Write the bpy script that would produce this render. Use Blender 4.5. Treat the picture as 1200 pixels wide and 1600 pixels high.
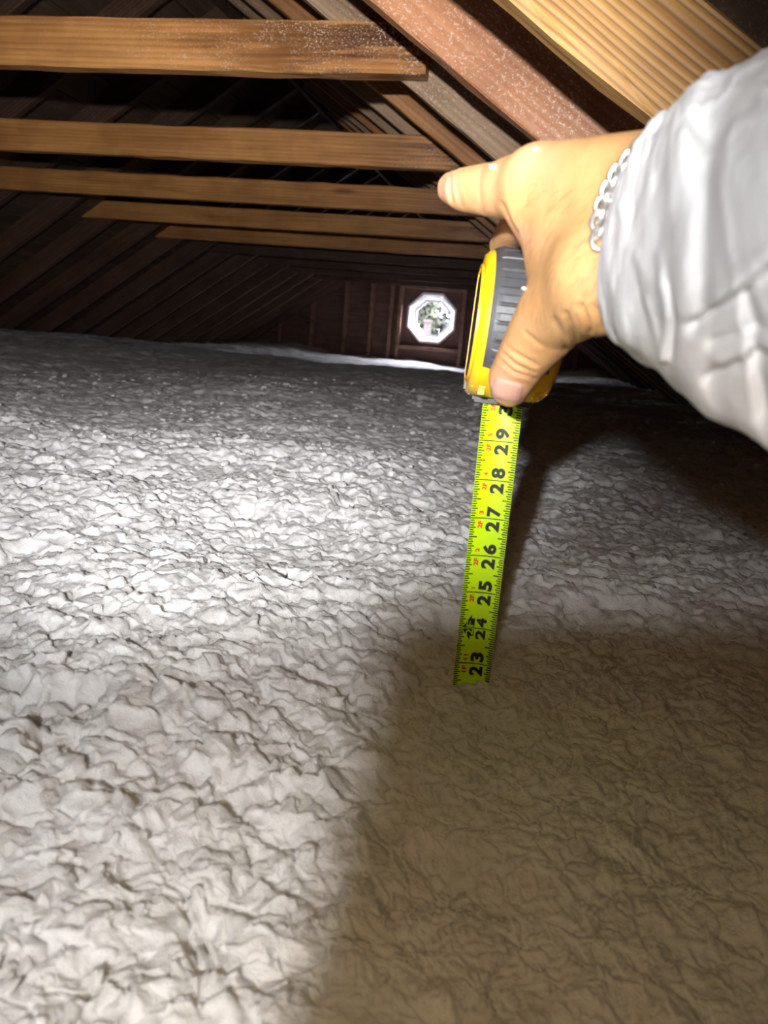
import bpy, bmesh, math, random
import numpy as np
from mathutils import Matrix, Vector

for o in list(bpy.data.objects):
    bpy.data.objects.remove(o)
scene = bpy.context.scene
COL = scene.collection
EYE = np.array([0.0, 0.0, 0.80])          # lens position; the attic floor is z = 0

# ------------------------------------------------------------------ camera
ROLL, PITCH, YAW, FPX = 0.08267, 0.2276, 0.1746, 1225.13
cy, sy = math.cos(YAW), math.sin(YAW)
_f0 = np.array([-sy, cy, 0.0]); _r0 = np.array([cy, sy, 0.0]); _u0 = np.array([0, 0, 1.0])
FWD = _f0 * math.cos(PITCH) - _u0 * math.sin(PITCH)
_u = _u0 * math.cos(PITCH) + _f0 * math.sin(PITCH)
RIGHT = _r0 * math.cos(ROLL) + _u * math.sin(ROLL)
UP = -_r0 * math.sin(ROLL) + _u * math.cos(ROLL)
CAMR = np.array([RIGHT, UP, FWD])

cam_d = bpy.data.cameras.new('camera')
cam = bpy.data.objects.new('camera', cam_d)
COL.objects.link(cam)
cam.matrix_world = Matrix((
    (RIGHT[0], UP[0], -FWD[0], EYE[0]), (RIGHT[1], UP[1], -FWD[1], EYE[1]),
    (RIGHT[2], UP[2], -FWD[2], EYE[2]), (0, 0, 0, 1)))
cam_d.sensor_fit = 'VERTICAL'; cam_d.sensor_height = 36.0; cam_d.sensor_width = 27.0
cam_d.lens = 36.0 * FPX / 1600.0
cam_d.clip_start = 0.005; cam_d.clip_end = 200
cam_d.dof.use_dof = True
cam_d.dof.focus_distance = 0.75
cam_d.dof.aperture_fstop = (cam_d.lens / 1000.0) / 0.0022
scene.camera = cam

def cam_pt(q):
    """camera-axes point (right, up, forward in metres) -> world"""
    return EYE + np.asarray(q, float) @ CAMR
def at(px, py, z):
    """photo pixel at a depth along the lens axis -> world"""
    return cam_pt(((px - 600) / FPX * z, (800 - py) / FPX * z, z))

# ------------------------------------------------------------------ world, lamps, exposure
w = bpy.data.worlds.new('daylight'); scene.world = w; w.use_nodes = True
bg = w.node_tree.nodes['Background']
bg.inputs[0].default_value = (0.86, 0.88, 1.0, 1); bg.inputs[1].default_value = 80.0

def aim(o, target):
    d = Vector(target) - o.location
    o.rotation_euler = d.to_track_quat('-Z', 'Y').to_euler()
def spot(name, loc, target, power, color, cone, blend, radius):
    l = bpy.data.lights.new(name, 'SPOT'); l.energy = power; l.color = color
    l.spot_size = math.radians(cone); l.spot_blend = blend; l.shadow_soft_size = radius
    o = bpy.data.objects.new(name, l); COL.objects.link(o); o.location = loc; aim(o, target)
    return o
LAMP = cam_pt((-0.078, 0.036, -0.20))      # the headlamp above and behind the phone
spot('headlamp_beam', LAMP, at(410, 335, 2.0), 118.0, (1.0, 0.985, 0.985), 62, 1.0, 0.010)
spot('headlamp_flood', LAMP, at(260, 1080, 2.0), 11.0, (1.0, 0.985, 0.98), 120, 1.0, 0.010)
FILL_POS = cam_pt((-0.016, -0.004, 0.001))      # added warm fill beside the lens, lifting the shaded near insulation
spot('warm_fill_light', FILL_POS, at(860, 1400, 1.0), 1.05, (1.0, 0.70, 0.34), 98, 1.0, 0.004)

scene.view_settings.view_transform = 'Standard'
scene.view_settings.look = 'None'
scene.view_settings.gamma = 1.0
scene.view_settings.use_curve_mapping = False
scene.view_settings.exposure = 0.0
scene.cycles.use_denoising = True
scene.cycles.max_bounces = 6
scene.cycles.diffuse_bounces = 4
scene.cycles.adaptive_threshold = 0.045

# ------------------------------------------------------------------ helpers
def V(*a): return np.array(a, float)
def link(name, me, parent=None):
    o = bpy.data.objects.new(name, me); COL.objects.link(o)
    if parent: o.parent = parent
    return o
def mesh_obj(name, verts, faces, mat, parent=None, loc=None, smooth=False):
    """verts in world space; a child's mesh is stored relative to its parent chain's location"""
    verts = np.asarray(verts, float)
    off = np.zeros(3)
    q = parent
    while q is not None:
        off += np.array(q.location); q = q.parent
    own = np.zeros(3)
    if parent is None and loc is not None: own = np.asarray(loc, float)
    me = bpy.data.meshes.new(name)
    me.from_pydata((verts - off - own).tolist(), [], [tuple(int(i) for i in f) for f in faces])
    me.update()
    if mat: me.materials.append(mat)
    if smooth: me.polygons.foreach_set('use_smooth', [True] * len(me.polygons))
    o = link(name, me, parent); o.location = own
    return o
def empty(name, loc):
    o = bpy.data.objects.new(name, None); COL.objects.link(o); o.location = loc
    o.empty_display_size = 0.02
    return o
def tag(o, label, cat, group=None, kind=None):
    o['label'] = label
    if cat: o['category'] = cat
    if group: o['group'] = group
    if kind: o['kind'] = kind
    return o
def struct(o, label=None):
    o['kind'] = 'structure'
    if label: o['label'] = label
    return o
def big_mesh(name, verts, quads, mat, smooth=True):
    me = bpy.data.meshes.new(name)
    n, m = len(verts), len(quads)
    k = quads.shape[1]
    me.vertices.add(n); me.vertices.foreach_set('co', np.ascontiguousarray(verts, dtype=np.float32).ravel())
    me.loops.add(m * k); me.loops.foreach_set('vertex_index', np.ascontiguousarray(quads, dtype=np.int32).ravel())
    me.polygons.add(m); me.polygons.foreach_set('loop_start', np.arange(0, m * k, k, dtype=np.int32))
    me.polygons.foreach_set('use_smooth', np.ones(m, dtype=bool) if smooth else np.zeros(m, dtype=bool))
    me.update(calc_edges=True); me.validate()
    if mat: me.materials.append(mat)
    return me
def box_vf(c, h, R=None):
    vs = np.array([[sx * h[0], sy_ * h[1], sz * h[2]] for sz in (-1, 1) for sy_ in (-1, 1) for sx in (-1, 1)], float)
    if R is not None: vs = vs @ np.asarray(R)
    fs = [(0, 2, 3, 1), (4, 5, 7, 6), (0, 1, 5, 4), (2, 6, 7, 3), (0, 4, 6, 2), (1, 3, 7, 5)]
    return vs + np.asarray(c), fs
def join(parts):
    vs, fs, n = [], [], 0
    for v, f in parts:
        vs.append(np.asarray(v)); fs += [tuple(int(i) + n for i in q) for q in f]; n += len(v)
    return np.concatenate(vs), fs
def tube_vf(pts, rad, k=8, closed=False, cap=True):
    pts = np.asarray(pts, float); n = len(pts)
    rad = np.broadcast_to(np.asarray(rad, float), (n,))
    vs, prev = [], None
    for i in range(n):
        a = pts[(i - 1) % n] if (closed or i > 0) else pts[i]
        b = pts[(i + 1) % n] if (closed or i < n - 1) else pts[i]
        t = b - a; t /= np.linalg.norm(t)
        if prev is None:
            prev = np.cross(t, (0.3, 0.1, 1.0)); 
        u = prev - t * (prev @ t); u /= np.linalg.norm(u); prev = u
        v = np.cross(t, u)
        for j in range(k):
            a_ = 2 * math.pi * j / k
            vs.append(pts[i] + rad[i] * (math.cos(a_) * u + math.sin(a_) * v))
    fs = []
    for i in range(n if closed else n - 1):
        i2 = (i + 1) % n
        for j in range(k):
            j2 = (j + 1) % k
            fs.append((i * k + j, i * k + j2, i2 * k + j2, i2 * k + j))
    if cap and not closed:
        fs.append(tuple(range(k - 1, -1, -1))); fs.append(tuple((n - 1) * k + j for j in range(k)))
    return np.array(vs), fs

# ---- procedural noise for meshes
def _hash(ix, iy, seed):
    h = (ix.astype(np.int64) * 374761393 + iy.astype(np.int64) * 668265263 + seed * 1442695041) & 0xffffffff
    h = ((h ^ (h >> 13)) * 1274126177) & 0xffffffff
    h = (h ^ (h >> 16)) & 0xffffffff
    h = (h * 2246822519) & 0xffffffff
    return ((h ^ (h >> 15)) & 0xffffff) / float(0x1000000)
def vnoise(x, y, seed=0):
    ix, iy = np.floor(x), np.floor(y); fx, fy = x - ix, y - iy
    fx = fx * fx * fx * (fx * (fx * 6 - 15) + 10); fy = fy * fy * fy * (fy * (fy * 6 - 15) + 10)
    a, b = _hash(ix, iy, seed), _hash(ix + 1, iy, seed)
    c, d = _hash(ix, iy + 1, seed), _hash(ix + 1, iy + 1, seed)
    return (a + (b - a) * fx) * (1 - fy) + (c + (d - c) * fx) * fy - 0.5
def fbm(x, y, seed=0, oct=3):
    s, a = 0, 1.0
    for i in range(oct):
        s = s + a * vnoise(x * 2 ** i, y * 2 ** i, seed + 17 * i); a *= 0.5
    return s
def perlin(x, y, seed=0):
    ix, iy = np.floor(x), np.floor(y); fx, fy = x - ix, y - iy
    sx, sy_ = fx * fx * fx * (fx * (fx * 6 - 15) + 10), fy * fy * fy * (fy * (fy * 6 - 15) + 10)
    def g(dx, dy):
        a = 2 * math.pi * _hash(ix + dx, iy + dy, seed)
        return np.cos(a) * (fx - dx) + np.sin(a) * (fy - dy)
    n0 = g(0, 0) * (1 - sx) + g(1, 0) * sx; n1 = g(0, 1) * (1 - sx) + g(1, 1) * sx
    return n0 * (1 - sy_) + n1 * sy_
def billow(x, y, seed, oct, gain, limit=None):
    s_, a, tot = 0, 1.0, 0
    for i in range(oct):
        w_ = 1.0 if limit is None else np.clip(limit * 2.0 ** -i - 1.0, 0, 1)     # leave out what the mesh cannot carry
        c_, s2 = math.cos(0.7 * i), math.sin(0.7 * i)
        xr, yr = (x * c_ - y * s2) * 2 ** i, (x * s2 + y * c_) * 2 ** i
        s_ = s_ + a * w_ * (np.sqrt(perlin(xr, yr, seed + 13 * i) ** 2 + 0.0012) * 2.4 - 0.5); a *= gain
    return s_
def clumps(x, y, s, seed, rise=0.5, KS=9.0):
    """overlapping rounded tufts of size s, as a height in units of s"""
    X, Y = x / s, y / s
    ix, iy = np.floor(X), np.floor(Y)
    acc = np.zeros(x.shape)
    for dx in (-1, 0, 1):
        for dy in (-1, 0, 1):
            jx, jy = ix + dx, iy + dy
            h1, h2, h3, h4 = (_hash(jx, jy, seed + q) for q in (1, 2, 3, 4))
            px, py = jx + h1, jy + h2
            an = h4 * math.pi
            st = 0.75 + 0.55 * h3
            ca, sa = np.cos(an), np.sin(an)
            ux, uy = (X - px), (Y - py)
            a_ = (ux * ca + uy * sa) / st; b_ = (-ux * sa + uy * ca) * st
            r = 0.62 + 0.4 * h3
            d2 = (a_ * a_ + b_ * b_) / (r * r)
            hh = rise * (h4 - 0.5) + r * np.sqrt(np.clip(1 - d2, 0, 1)) - 0.35 * np.clip(d2 - 1, 0, 3)
            acc += np.exp(KS * hh)
    return np.log(acc + 1e-6) / KS

# ------------------------------------------------------------------ materials
class NT:
    def __init__(s, name):
        s.m = bpy.data.materials.new(name); s.m.use_nodes = True
        s.t = s.m.node_tree; s.n = s.t.nodes; s.b = s.n['Principled BSDF']
    def new(s, typ, **kw):
        n = s.n.new(typ)
        for k, v in kw.items(): setattr(n, k, v)
        return n
    def l(s, a, b): s.t.links.new(a, b)
    def ramp(s, fac, stops):
        r = s.new('ShaderNodeValToRGB')
        e = r.color_ramp.elements
        while len(e) > 1: e.remove(e[-1])
        e[0].position = stops[0][0]; e[0].color = tuple(stops[0][1]) + (1,)
        for p, c in stops[1:]:
            q = e.new(p); q.color = tuple(c) + (1,)
        s.l(fac, r.inputs[0]); return r.outputs[0]
    def noise(s, vec, scale, detail=3, rough=0.55, dist=0.0):
        n = s.new('ShaderNodeTexNoise'); n.inputs['Scale'].default_value = scale
        n.inputs['Detail'].default_value = detail; n.inputs['Roughness'].default_value = rough
        n.inputs['Distortion'].default_value = dist
        if vec is not None: s.l(vec, n.inputs['Vector'])
        return n.outputs['Fac']
    def mix(s, fac, a, b, mode='MIX'):
        n = s.new('ShaderNodeMix', data_type='RGBA', blend_type=mode)
        for sock, v in ((n.inputs[0], fac), (n.inputs[6], a), (n.inputs[7], b)):
            if hasattr(v, 'is_output'): s.l(v, sock)
            elif isinstance(v, (int, float)): sock.default_value = v
            else: sock.default_value = tuple(v) + (1,)
        return n.outputs[2]
    def coords(s, scale=(1, 1, 1), rnd=True):
        tc = s.new('ShaderNodeTexCoord'); mp = s.new('ShaderNodeMapping')
        s.l(tc.outputs['Object'], mp.inputs[0]); mp.inputs['Scale'].default_value = scale
        if rnd:
            oi = s.new('ShaderNodeObjectInfo'); ml = s.new('ShaderNodeMath', operation='MULTIPLY')
            s.l(oi.outputs['Random'], ml.inputs[0]); ml.inputs[1].default_value = 37.0
            s.l(ml.outputs[0], mp.inputs['Location'])
        return mp.outputs[0]
    def bump(s, h, strength, dist):
        b = s.new('ShaderNodeBump'); b.inputs['Strength'].default_value = strength
        b.inputs['Distance'].default_value = dist; s.l(h, b.inputs['Height'])
        s.l(b.outputs[0], s.b.inputs['Normal']); return b

def wood(name, dark, light, grain=0.5, fleck=0.0, freq=22.0, rough=0.62, fcol=(0.85, 0.74, 0.66), bump=0.3, wdist=3.5, end=None, finew=0.55, gpos=(0.15, 0.6)):
    t = NT(name)
    v = t.coords((1.0, 1.0, 1.0))
    vs = t.coords((0.9, 9.0, 9.0))
    vf = t.coords((3.0, 90.0, 90.0))
    broad = t.noise(vs, 1.6, 3, 0.6, 0.6)
    fine = t.noise(vf, 1.0, 2, 0.6)
    wv = t.new('ShaderNodeTexWave', wave_type='BANDS', bands_direction='Z', wave_profile='SIN')
    wv.inputs['Scale'].default_value = freq; wv.inputs['Distortion'].default_value = wdist
    wv.inputs['Detail'].default_value = 2.0; wv.inputs['Detail Scale'].default_value = 0.5
    wm = t.coords((0.10, 1.0, 1.0)); t.l(wm, wv.inputs['Vector'])
    base = t.ramp(broad, [(0.3, dark), (0.7, light)])
    gr = t.ramp(wv.outputs['Fac'], [(gpos[0], (0.42, 0.36, 0.32)), (gpos[1], (1, 1, 1))])
    c = t.mix(grain, base, gr, 'MULTIPLY')
    fi = t.ramp(fine, [(0.34, (0.62, 0.56, 0.50)), (0.58, (1, 1, 1))])
    c = t.mix(finew, c, fi, 'MULTIPLY')
    kn = t.new('ShaderNodeTexVoronoi'); kn.inputs['Scale'].default_value = 1.0
    t.l(t.coords((2.2, 9.0, 9.0)), kn.inputs['Vector'])
    k = t.ramp(kn.outputs['Distance'], [(0.05, (0.3, 0.22, 0.17)), (0.13, (1, 1, 1))])
    c = t.mix(0.7, c, k, 'MULTIPLY')
    blot = t.ramp(t.noise(v, 5.0, 4, 0.65), [(0.36, (0.62, 0.58, 0.56)), (0.56, (1, 1, 1))])
    c = t.mix(0.6, c, blot, 'MULTIPLY')
    if fleck > 0:
        f1 = t.ramp(t.noise(t.coords((230, 300, 300)), 1.0, 3, 0.7), [(0.54, (0, 0, 0)), (0.66, (1, 1, 1))])
        f2 = t.ramp(t.noise(v, 7.0, 3, 0.6), [(0.42, (0, 0, 0)), (0.62, (1, 1, 1))])
        ff = t.mix(1.0, f1, f2, 'MULTIPLY')
        if end:                                            # frost-like dust gathered towards one end of the board
            tc = t.new('ShaderNodeTexCoord'); sp = t.new('ShaderNodeSeparateXYZ'); t.l(tc.outputs['Object'], sp.inputs[0])
            mr = t.new('ShaderNodeMapRange'); t.l(sp.outputs[0], mr.inputs[0]); mr.inputs[1].default_value = end[0]; mr.inputs[2].default_value = end[1]
            mr.inputs[3].default_value = 0.12; mr.inputs[4].default_value = 1.0
            ff = t.mix(1.0, ff, mr.outputs[0], 'MULTIPLY')
            st = t.ramp(t.noise(t.coords((3.0, 40, 40)), 1.0, 3, 0.6), [(0.46, (0.25, 0.2, 0.18)), (0.58, (1, 1, 1))])
            mr2 = t.new('ShaderNodeMapRange'); t.l(sp.outputs[0], mr2.inputs[0]); mr2.inputs[1].default_value = end[0]; mr2.inputs[2].default_value = end[1]
            c = t.mix(mr2.outputs[0], c, t.mix(1.0, c, st, 'MULTIPLY'))
        fm = t.new('ShaderNodeMath', operation='MULTIPLY'); t.l(ff, fm.inputs[0]); fm.inputs[1].default_value = fleck
        c = t.mix(fm.outputs[0], c, fcol)
    t.l(c, t.b.inputs['Base Color'])
    t.b.inputs['Roughness'].default_value = rough
    hm = t.new('ShaderNodeMath', operation='ADD'); t.l(wv.outputs['Fac'], hm.inputs[0]); t.l(fine, hm.inputs[1])
    t.bump(hm.outputs[0], bump, 0.0012)
    return t.m
def plain(name, col, rough=0.5, metal=0.0, var=0.12, scale=60.0, bump=0.0, spec=0.5):
    t = NT(name)
    v = t.coords((1, 1, 1), False)
    n = t.noise(v, scale, 3)
    lo = tuple(c * (1 - var) for c in col); hi = tuple(min(1, c * (1 + var)) for c in col)
    t.l(t.ramp(n, [(0.3, lo), (0.7, hi)]), t.b.inputs['Base Color'])
    t.b.inputs['Roughness'].default_value = rough; t.b.inputs['Metallic'].default_value = metal
    t.b.inputs['Specular IOR Level'].default_value = spec
    if bump: t.bump(n, bump, 0.0006)
    return t.m

MW = {
    'a': wood('tan_rafter_wood', (0.33, 0.20, 0.11), (0.52, 0.36, 0.22), 0.25, 0.5, 30),
    'b': wood('reddish_rafter_wood', (0.46, 0.19, 0.08), (0.62, 0.29, 0.14), 0.10, 0.6, 26, 0.5, (0.95, 0.72, 0.58)),
    'c': wood('golden_rafter_wood', (0.54, 0.275, 0.075), (0.70, 0.40, 0.14), 0.7, 0.0, 42, 0.6, bump=0.6, wdist=7.0, finew=0.6, gpos=(0.02, 0.30)),
    'o': wood('orange_rafter_wood', (0.42, 0.18, 0.06), (0.58, 0.28, 0.10), 0.25, 0.25, 26),
    'tie': wood('amber_tie_wood', (0.56, 0.24, 0.068), (0.82, 0.40, 0.125), 0.25, 0.6, 30, 0.5, end=(1.82, 2.17)),
    'tie1': wood('frosted_tie_wood', (0.58, 0.25, 0.072), (0.84, 0.42, 0.14), 0.25, 1.0, 30, 0.42, (0.95, 0.78, 0.62), end=(1.57, 2.07)),
    'far': wood('dimmed_aged_wood', (0.09, 0.045, 0.028), (0.16, 0.085, 0.052), 0.35, 0.15, 26),  # aged wood tone, with the light's falloff also darkened into the colour
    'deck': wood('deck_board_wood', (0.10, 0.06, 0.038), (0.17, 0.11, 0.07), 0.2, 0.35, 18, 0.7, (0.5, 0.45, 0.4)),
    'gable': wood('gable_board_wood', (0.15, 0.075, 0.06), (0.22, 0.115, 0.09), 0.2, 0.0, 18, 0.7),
    'stud': wood('gable_stud_wood', (0.26, 0.13, 0.09), (0.36, 0.19, 0.13), 0.2, 0.0, 26),
}
M_white = plain('white_window_paint', (0.82, 0.82, 0.85), 0.5, var=0.03)
M_felt = plain('roof_felt', (0.03, 0.03, 0.03), 0.9)
M_drywall = plain('attic_floor_board', (0.45, 0.43, 0.40), 0.9)

# ------------------------------------------------------------------ the attic shell
H_TIE, TH, X0, Y1 = 0.44796, 0.59834, -0.3058, 1.5250     # tie underside, roof pitch, where the rafter line meets it, first tie
Z0 = EYE[2]
TT, CT, ST = math.tan(TH), math.cos(TH), math.sin(TH)
XR = -1.29                                                # ridge
ZR = Z0 + H_TIE + TT * (X0 - XR)                          # rafter underside at the ridge
RD, RDL, RT, SP = 0.135, 0.092, 0.038, 0.4064                         # rafter depth, thickness, spacing
YA = Y1 + 0.038
YFAR, YNEAR = 9.10, -1.30
SLOPE = 3.05
ZC = Z0                                                    # shorthand

def roof_matrix(side, y, along=0.0, up=0.0):
    if side > 0:
        X = Vector((CT, 0, -ST)); Y = Vector((0, 1, 0)); Z = Vector((ST, 0, CT))
    else:
        X = Vector((-CT, 0, -ST)); Y = Vector((0, -1, 0)); Z = Vector((-ST, 0, CT))
    o = Vector((XR, y, ZR)) + X * along + Z * up
    return Matrix(((X.x, Y.x, Z.x, o.x), (X.y, Y.y, Z.y, o.y), (X.z, Y.z, Z.z, o.z), (0, 0, 0, 1)))

def beam_mesh(name, L, wd, ht, mat, seed, seg=24, jit=0.0008, ch=0.0025, wane=0.0, bow=0.0):
    """a sawn board along local X with eased, slightly uneven edges"""
    rng = np.random.default_rng(seed)
    prof = [(ch, 0), (wd - ch, 0), (wd, ch), (wd, ht - ch), (wd - ch, ht), (ch, ht), (0, ht - ch), (0, ch)]
    vs = []
    for i in range(seg + 1):
        x = L * i / seg
        b = bow * math.sin(math.pi * i / seg)
        for k, (y, z) in enumerate(prof):
            jy, jz = rng.normal(0, jit, 2)
            wz = 0
            if wane and k == 7: wz = wane * abs(rng.normal(0.4, 0.55)) ; 
            vs.append((x, y + jy + (0.25 * wz if wane and k == 0 else 0), z + jz + b + wz))
    fs = []
    for i in range(seg):
        for k in range(8):
            k2 = (k + 1) % 8
            fs.append((i * 8 + k, (i + 1) * 8 + k, (i + 1) * 8 + k2, i * 8 + k2))
    fs.append(tuple(range(8))); fs.append(tuple(seg * 8 + k for k in range(7, -1, -1)))
    me = bpy.data.meshes.new(name); me.from_pydata(vs, [], fs); me.update(); me.materials.append(mat)
    return me

# floor below the insulation, end walls
FX0, FX1 = -3.75, 1.40
v, f = box_vf(((FX0 + FX1) / 2, (YFAR + YNEAR) / 2, -0.01), ((FX1 - FX0) / 2, (YFAR - YNEAR) / 2 + 0.1, 0.01))
struct(mesh_obj('floor', v, f, M_drywall), 'attic floor board hidden under the white insulation')
v, f = box_vf(((FX0 + FX1) / 2, YNEAR - 0.02, 1.0), ((FX1 - FX0) / 2, 0.02, 1.1))
struct(mesh_obj('wall_near', v, f, MW['gable']), 'dark board wall behind the viewpoint')
for sx, nm in ((FX1 + 0.02, 'wall_right'), (FX0 - 0.02, 'wall_left')):
    v, f = box_vf((sx, (YFAR + YNEAR) / 2, 0.25), (0.02, (YFAR - YNEAR) / 2 + 0.1, 0.27))
    struct(mesh_obj(nm, v, f, MW['gable']), 'low eave wall hidden behind insulation on the ' + nm[5:] + ' side')

# roof slopes: felt above, sheathing boards below
BW = 0.142
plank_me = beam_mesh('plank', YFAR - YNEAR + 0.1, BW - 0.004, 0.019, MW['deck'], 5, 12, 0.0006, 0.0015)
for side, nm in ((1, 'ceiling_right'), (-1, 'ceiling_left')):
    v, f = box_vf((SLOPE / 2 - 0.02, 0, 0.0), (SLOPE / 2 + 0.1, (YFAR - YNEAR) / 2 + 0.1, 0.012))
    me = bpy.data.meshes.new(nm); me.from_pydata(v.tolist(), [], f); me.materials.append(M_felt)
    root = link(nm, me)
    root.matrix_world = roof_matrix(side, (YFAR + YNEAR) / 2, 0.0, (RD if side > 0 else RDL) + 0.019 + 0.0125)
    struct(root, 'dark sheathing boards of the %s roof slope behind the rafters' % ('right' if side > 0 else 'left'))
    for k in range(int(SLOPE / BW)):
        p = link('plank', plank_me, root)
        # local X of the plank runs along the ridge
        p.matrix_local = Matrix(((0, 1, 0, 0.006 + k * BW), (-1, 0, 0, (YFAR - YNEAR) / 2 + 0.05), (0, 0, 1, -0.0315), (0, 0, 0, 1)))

# ridge board
v, f = box_vf((XR, (YFAR + YNEAR) / 2, ZR + 0.055), (0.012, (YFAR - YNEAR) / 2, 0.075))
struct(mesh_obj('trim_1', v, f, MW['far']), 'ridge board along the top of the roof')

# rafters
NEAR_R = {
    0: ('a', 'tan rafter on the right slope that carries the end of the nearest collar tie'),
    -1: ('b', 'wide reddish rafter with white flecks, between the golden and the tan rafter'),
    -2: ('c', 'golden rafter with strong grain lines, nearest the white sleeve at top right'),
    1: ('o', 'orange rafter on the right slope just behind the nearest collar tie'),
    2: ('a', 'pale mottled rafter at the right end of the second collar tie'),
}
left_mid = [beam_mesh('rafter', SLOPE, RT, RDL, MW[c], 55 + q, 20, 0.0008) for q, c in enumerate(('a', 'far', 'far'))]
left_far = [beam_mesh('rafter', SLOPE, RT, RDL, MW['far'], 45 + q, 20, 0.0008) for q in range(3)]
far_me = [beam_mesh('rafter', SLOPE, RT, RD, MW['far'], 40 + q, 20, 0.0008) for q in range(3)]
mid_me = [beam_mesh('rafter', SLOPE, RT, RD, MW[c], 50 + q, 20, 0.0008) for q, c in enumerate(('a', 'o', 'a'))]
rng = random.Random(4)
ORD = 'first second third fourth fifth sixth seventh eighth ninth tenth'.split()
for i in range(-3, 19):
    y = YA + SP * i
    for side in (1, -1):
        if side > 0 and i in NEAR_R:
            c, lab = NEAR_R[i]
            me = beam_mesh('rafter', SLOPE, RT, 0.092 if c == 'c' else RD, MW[c], 60 + i, 60, 0.0007, 0.003, 0.010 if c == 'c' else 0.0)
            o = link('rafter', me); tag(o, lab, 'rafter', 'rafters of the right slope')
        elif side > 0:
            o = link('rafter', mid_me[i % 3] if i < 8 else far_me[i % 3])
            if i < 0: tag(o, 'rafter of the right slope overhead, nearer than the golden one', 'rafter', 'rafters of the right slope')
            elif i - 3 < 6: tag(o, '%s rafter of the right slope behind the second collar tie' % ORD[i - 3], 'rafter', 'rafters of the right slope')
            else: tag(o, 'dark rafter of the right slope at the far end, behind the hand', 'rafter', 'far rafters of the right slope')
        else:
            if i < 0: continue
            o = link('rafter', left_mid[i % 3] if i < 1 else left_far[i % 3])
            if i < 0: continue
            if i < 10: tag(o, '%s dark slanting rafter of the left slope, counted from the nearest collar tie' % ORD[i], 'rafter', 'rafters of the left slope')
            else: tag(o, 'dark slanting rafter of the left slope at the far end near the gable', 'rafter', 'far rafters of the left slope')
        o.matrix_world = roof_matrix(side, y + (0 if side > 0 else RT), 0.014, 0.0)

# collar ties on every other rafter
TIE_L = 2.18
tie_labels = [
    'nearest amber collar tie with pale flecks and dark stains, spanning the top left',
    'second collar tie from the viewpoint, amber board just below the first dark gap',
    'third collar tie from the viewpoint, its right end behind the fingertip',
    'fourth collar tie from the viewpoint, dim brown board',
    'fifth collar tie from the viewpoint, last one clearly lit',
]
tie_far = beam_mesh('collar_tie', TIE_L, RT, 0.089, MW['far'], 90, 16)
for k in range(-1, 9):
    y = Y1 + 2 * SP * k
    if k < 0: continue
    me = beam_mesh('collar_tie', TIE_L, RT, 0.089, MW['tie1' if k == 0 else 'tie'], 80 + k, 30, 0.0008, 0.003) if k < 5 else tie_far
    o = link('collar_tie', me)
    jx = (0.0, -0.01, 0.012, -0.005, 0.01, 0.0, 0.008, -0.01, 0.0)[k]
    o.location = (-0.26 + jx - TIE_L, y, ZC + H_TIE)
    if k < 5: tag(o, tie_labels[k], 'beam', 'collar ties across the attic')
    else: tag(o, 'dark far collar tie above the octagonal window end of the attic', 'beam', 'far collar ties in shadow')

# far gable wall with an octagonal hole
WX, WZ, WR = -1.245, ZC + 0.170, 0.292
def octagon(r, y, rot=math.pi / 8):
    return [V(WX + r * math.cos(rot + i * math.pi / 4), y, WZ + r * math.sin(rot + i * math.pi / 4)) for i in range(8)]
def gable():
    hole = octagon(WR, YFAR)
    xl, xr_, zt, zb = WX - 2.9, WX + 2.9, 2.1, -0.02
    outer = []
    for i in range(8):
        a = math.pi / 8 + i * math.pi / 4
        dx, dz = math.cos(a), math.sin(a)
        t = min(((xr_ if dx > 0 else xl) - WX) / dx, ((zt if dz > 0 else zb) - WZ) / dz)
        outer.append(V(WX + dx * t, YFAR, WZ + dz * t))
    corners = {0: V(xr_, YFAR, zt), 2: V(xl, YFAR, zt), 4: V(xl, YFAR, zb), 6: V(xr_, YFAR, zb)}
    vs = hole + outer; fs = []
    for i in range(8):
        j = (i + 1) % 8
        if i in corners:
            vs.append(corners[i]); fs.append((i, 8 + i, len(vs) - 1, 8 + j, j))
        else: fs.append((i, 8 + i, 8 + j, j))
    n = len(vs)
    vs = vs + [q + V(0, 0.02, 0) for q in vs]
    fs = [tuple(reversed(q)) for q in fs] + [tuple(a + n for a in q) for q in fs]
    return vs, fs
vs, fs = gable()
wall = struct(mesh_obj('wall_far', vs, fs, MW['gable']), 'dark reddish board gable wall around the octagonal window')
def stud(x, z0, z1, wd=0.038):
    v, f = box_vf((x, YFAR - 0.045, (z0 + z1) / 2), (wd / 2, 0.0445, (z1 - z0) / 2))
    mesh_obj('stud', v, f, MW['stud'], wall)
for x in (-3.0, -2.62, -2.23, -1.93, -1.70): stud(x, 0.0, ZC + 0.55)
stud(-1.60, 0.0, ZC + 0.55); stud(-0.90 + 0.02, 0.0, ZC + 0.55); stud(-0.45, 0, ZC + 0.5); stud(0.0, 0, ZC + 0.3); stud(0.4, 0, ZC)
for z in (WZ - WR - 0.05, WZ + WR + 0.035):
    v, f = box_vf((-1.24, YFAR - 0.045, z), (0.34, 0.0445, 0.019)); mesh_obj('cross_block', v, f, MW['stud'], wall)
for k in range(9):                                         # sheathing boards of the gable, left and right of the window
    z0 = 0.2 + k * 0.16
    for xa, xb in ((-3.7, WX - 0.30), (WX + 0.30, 0.95)):
        v, f = box_vf(((xa + xb) / 2, YFAR - 0.004, z0 + 0.08), ((xb - xa) / 2, 0.004, 0.077)); mesh_obj('board', v, f, MW['gable'], wall)

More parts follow.
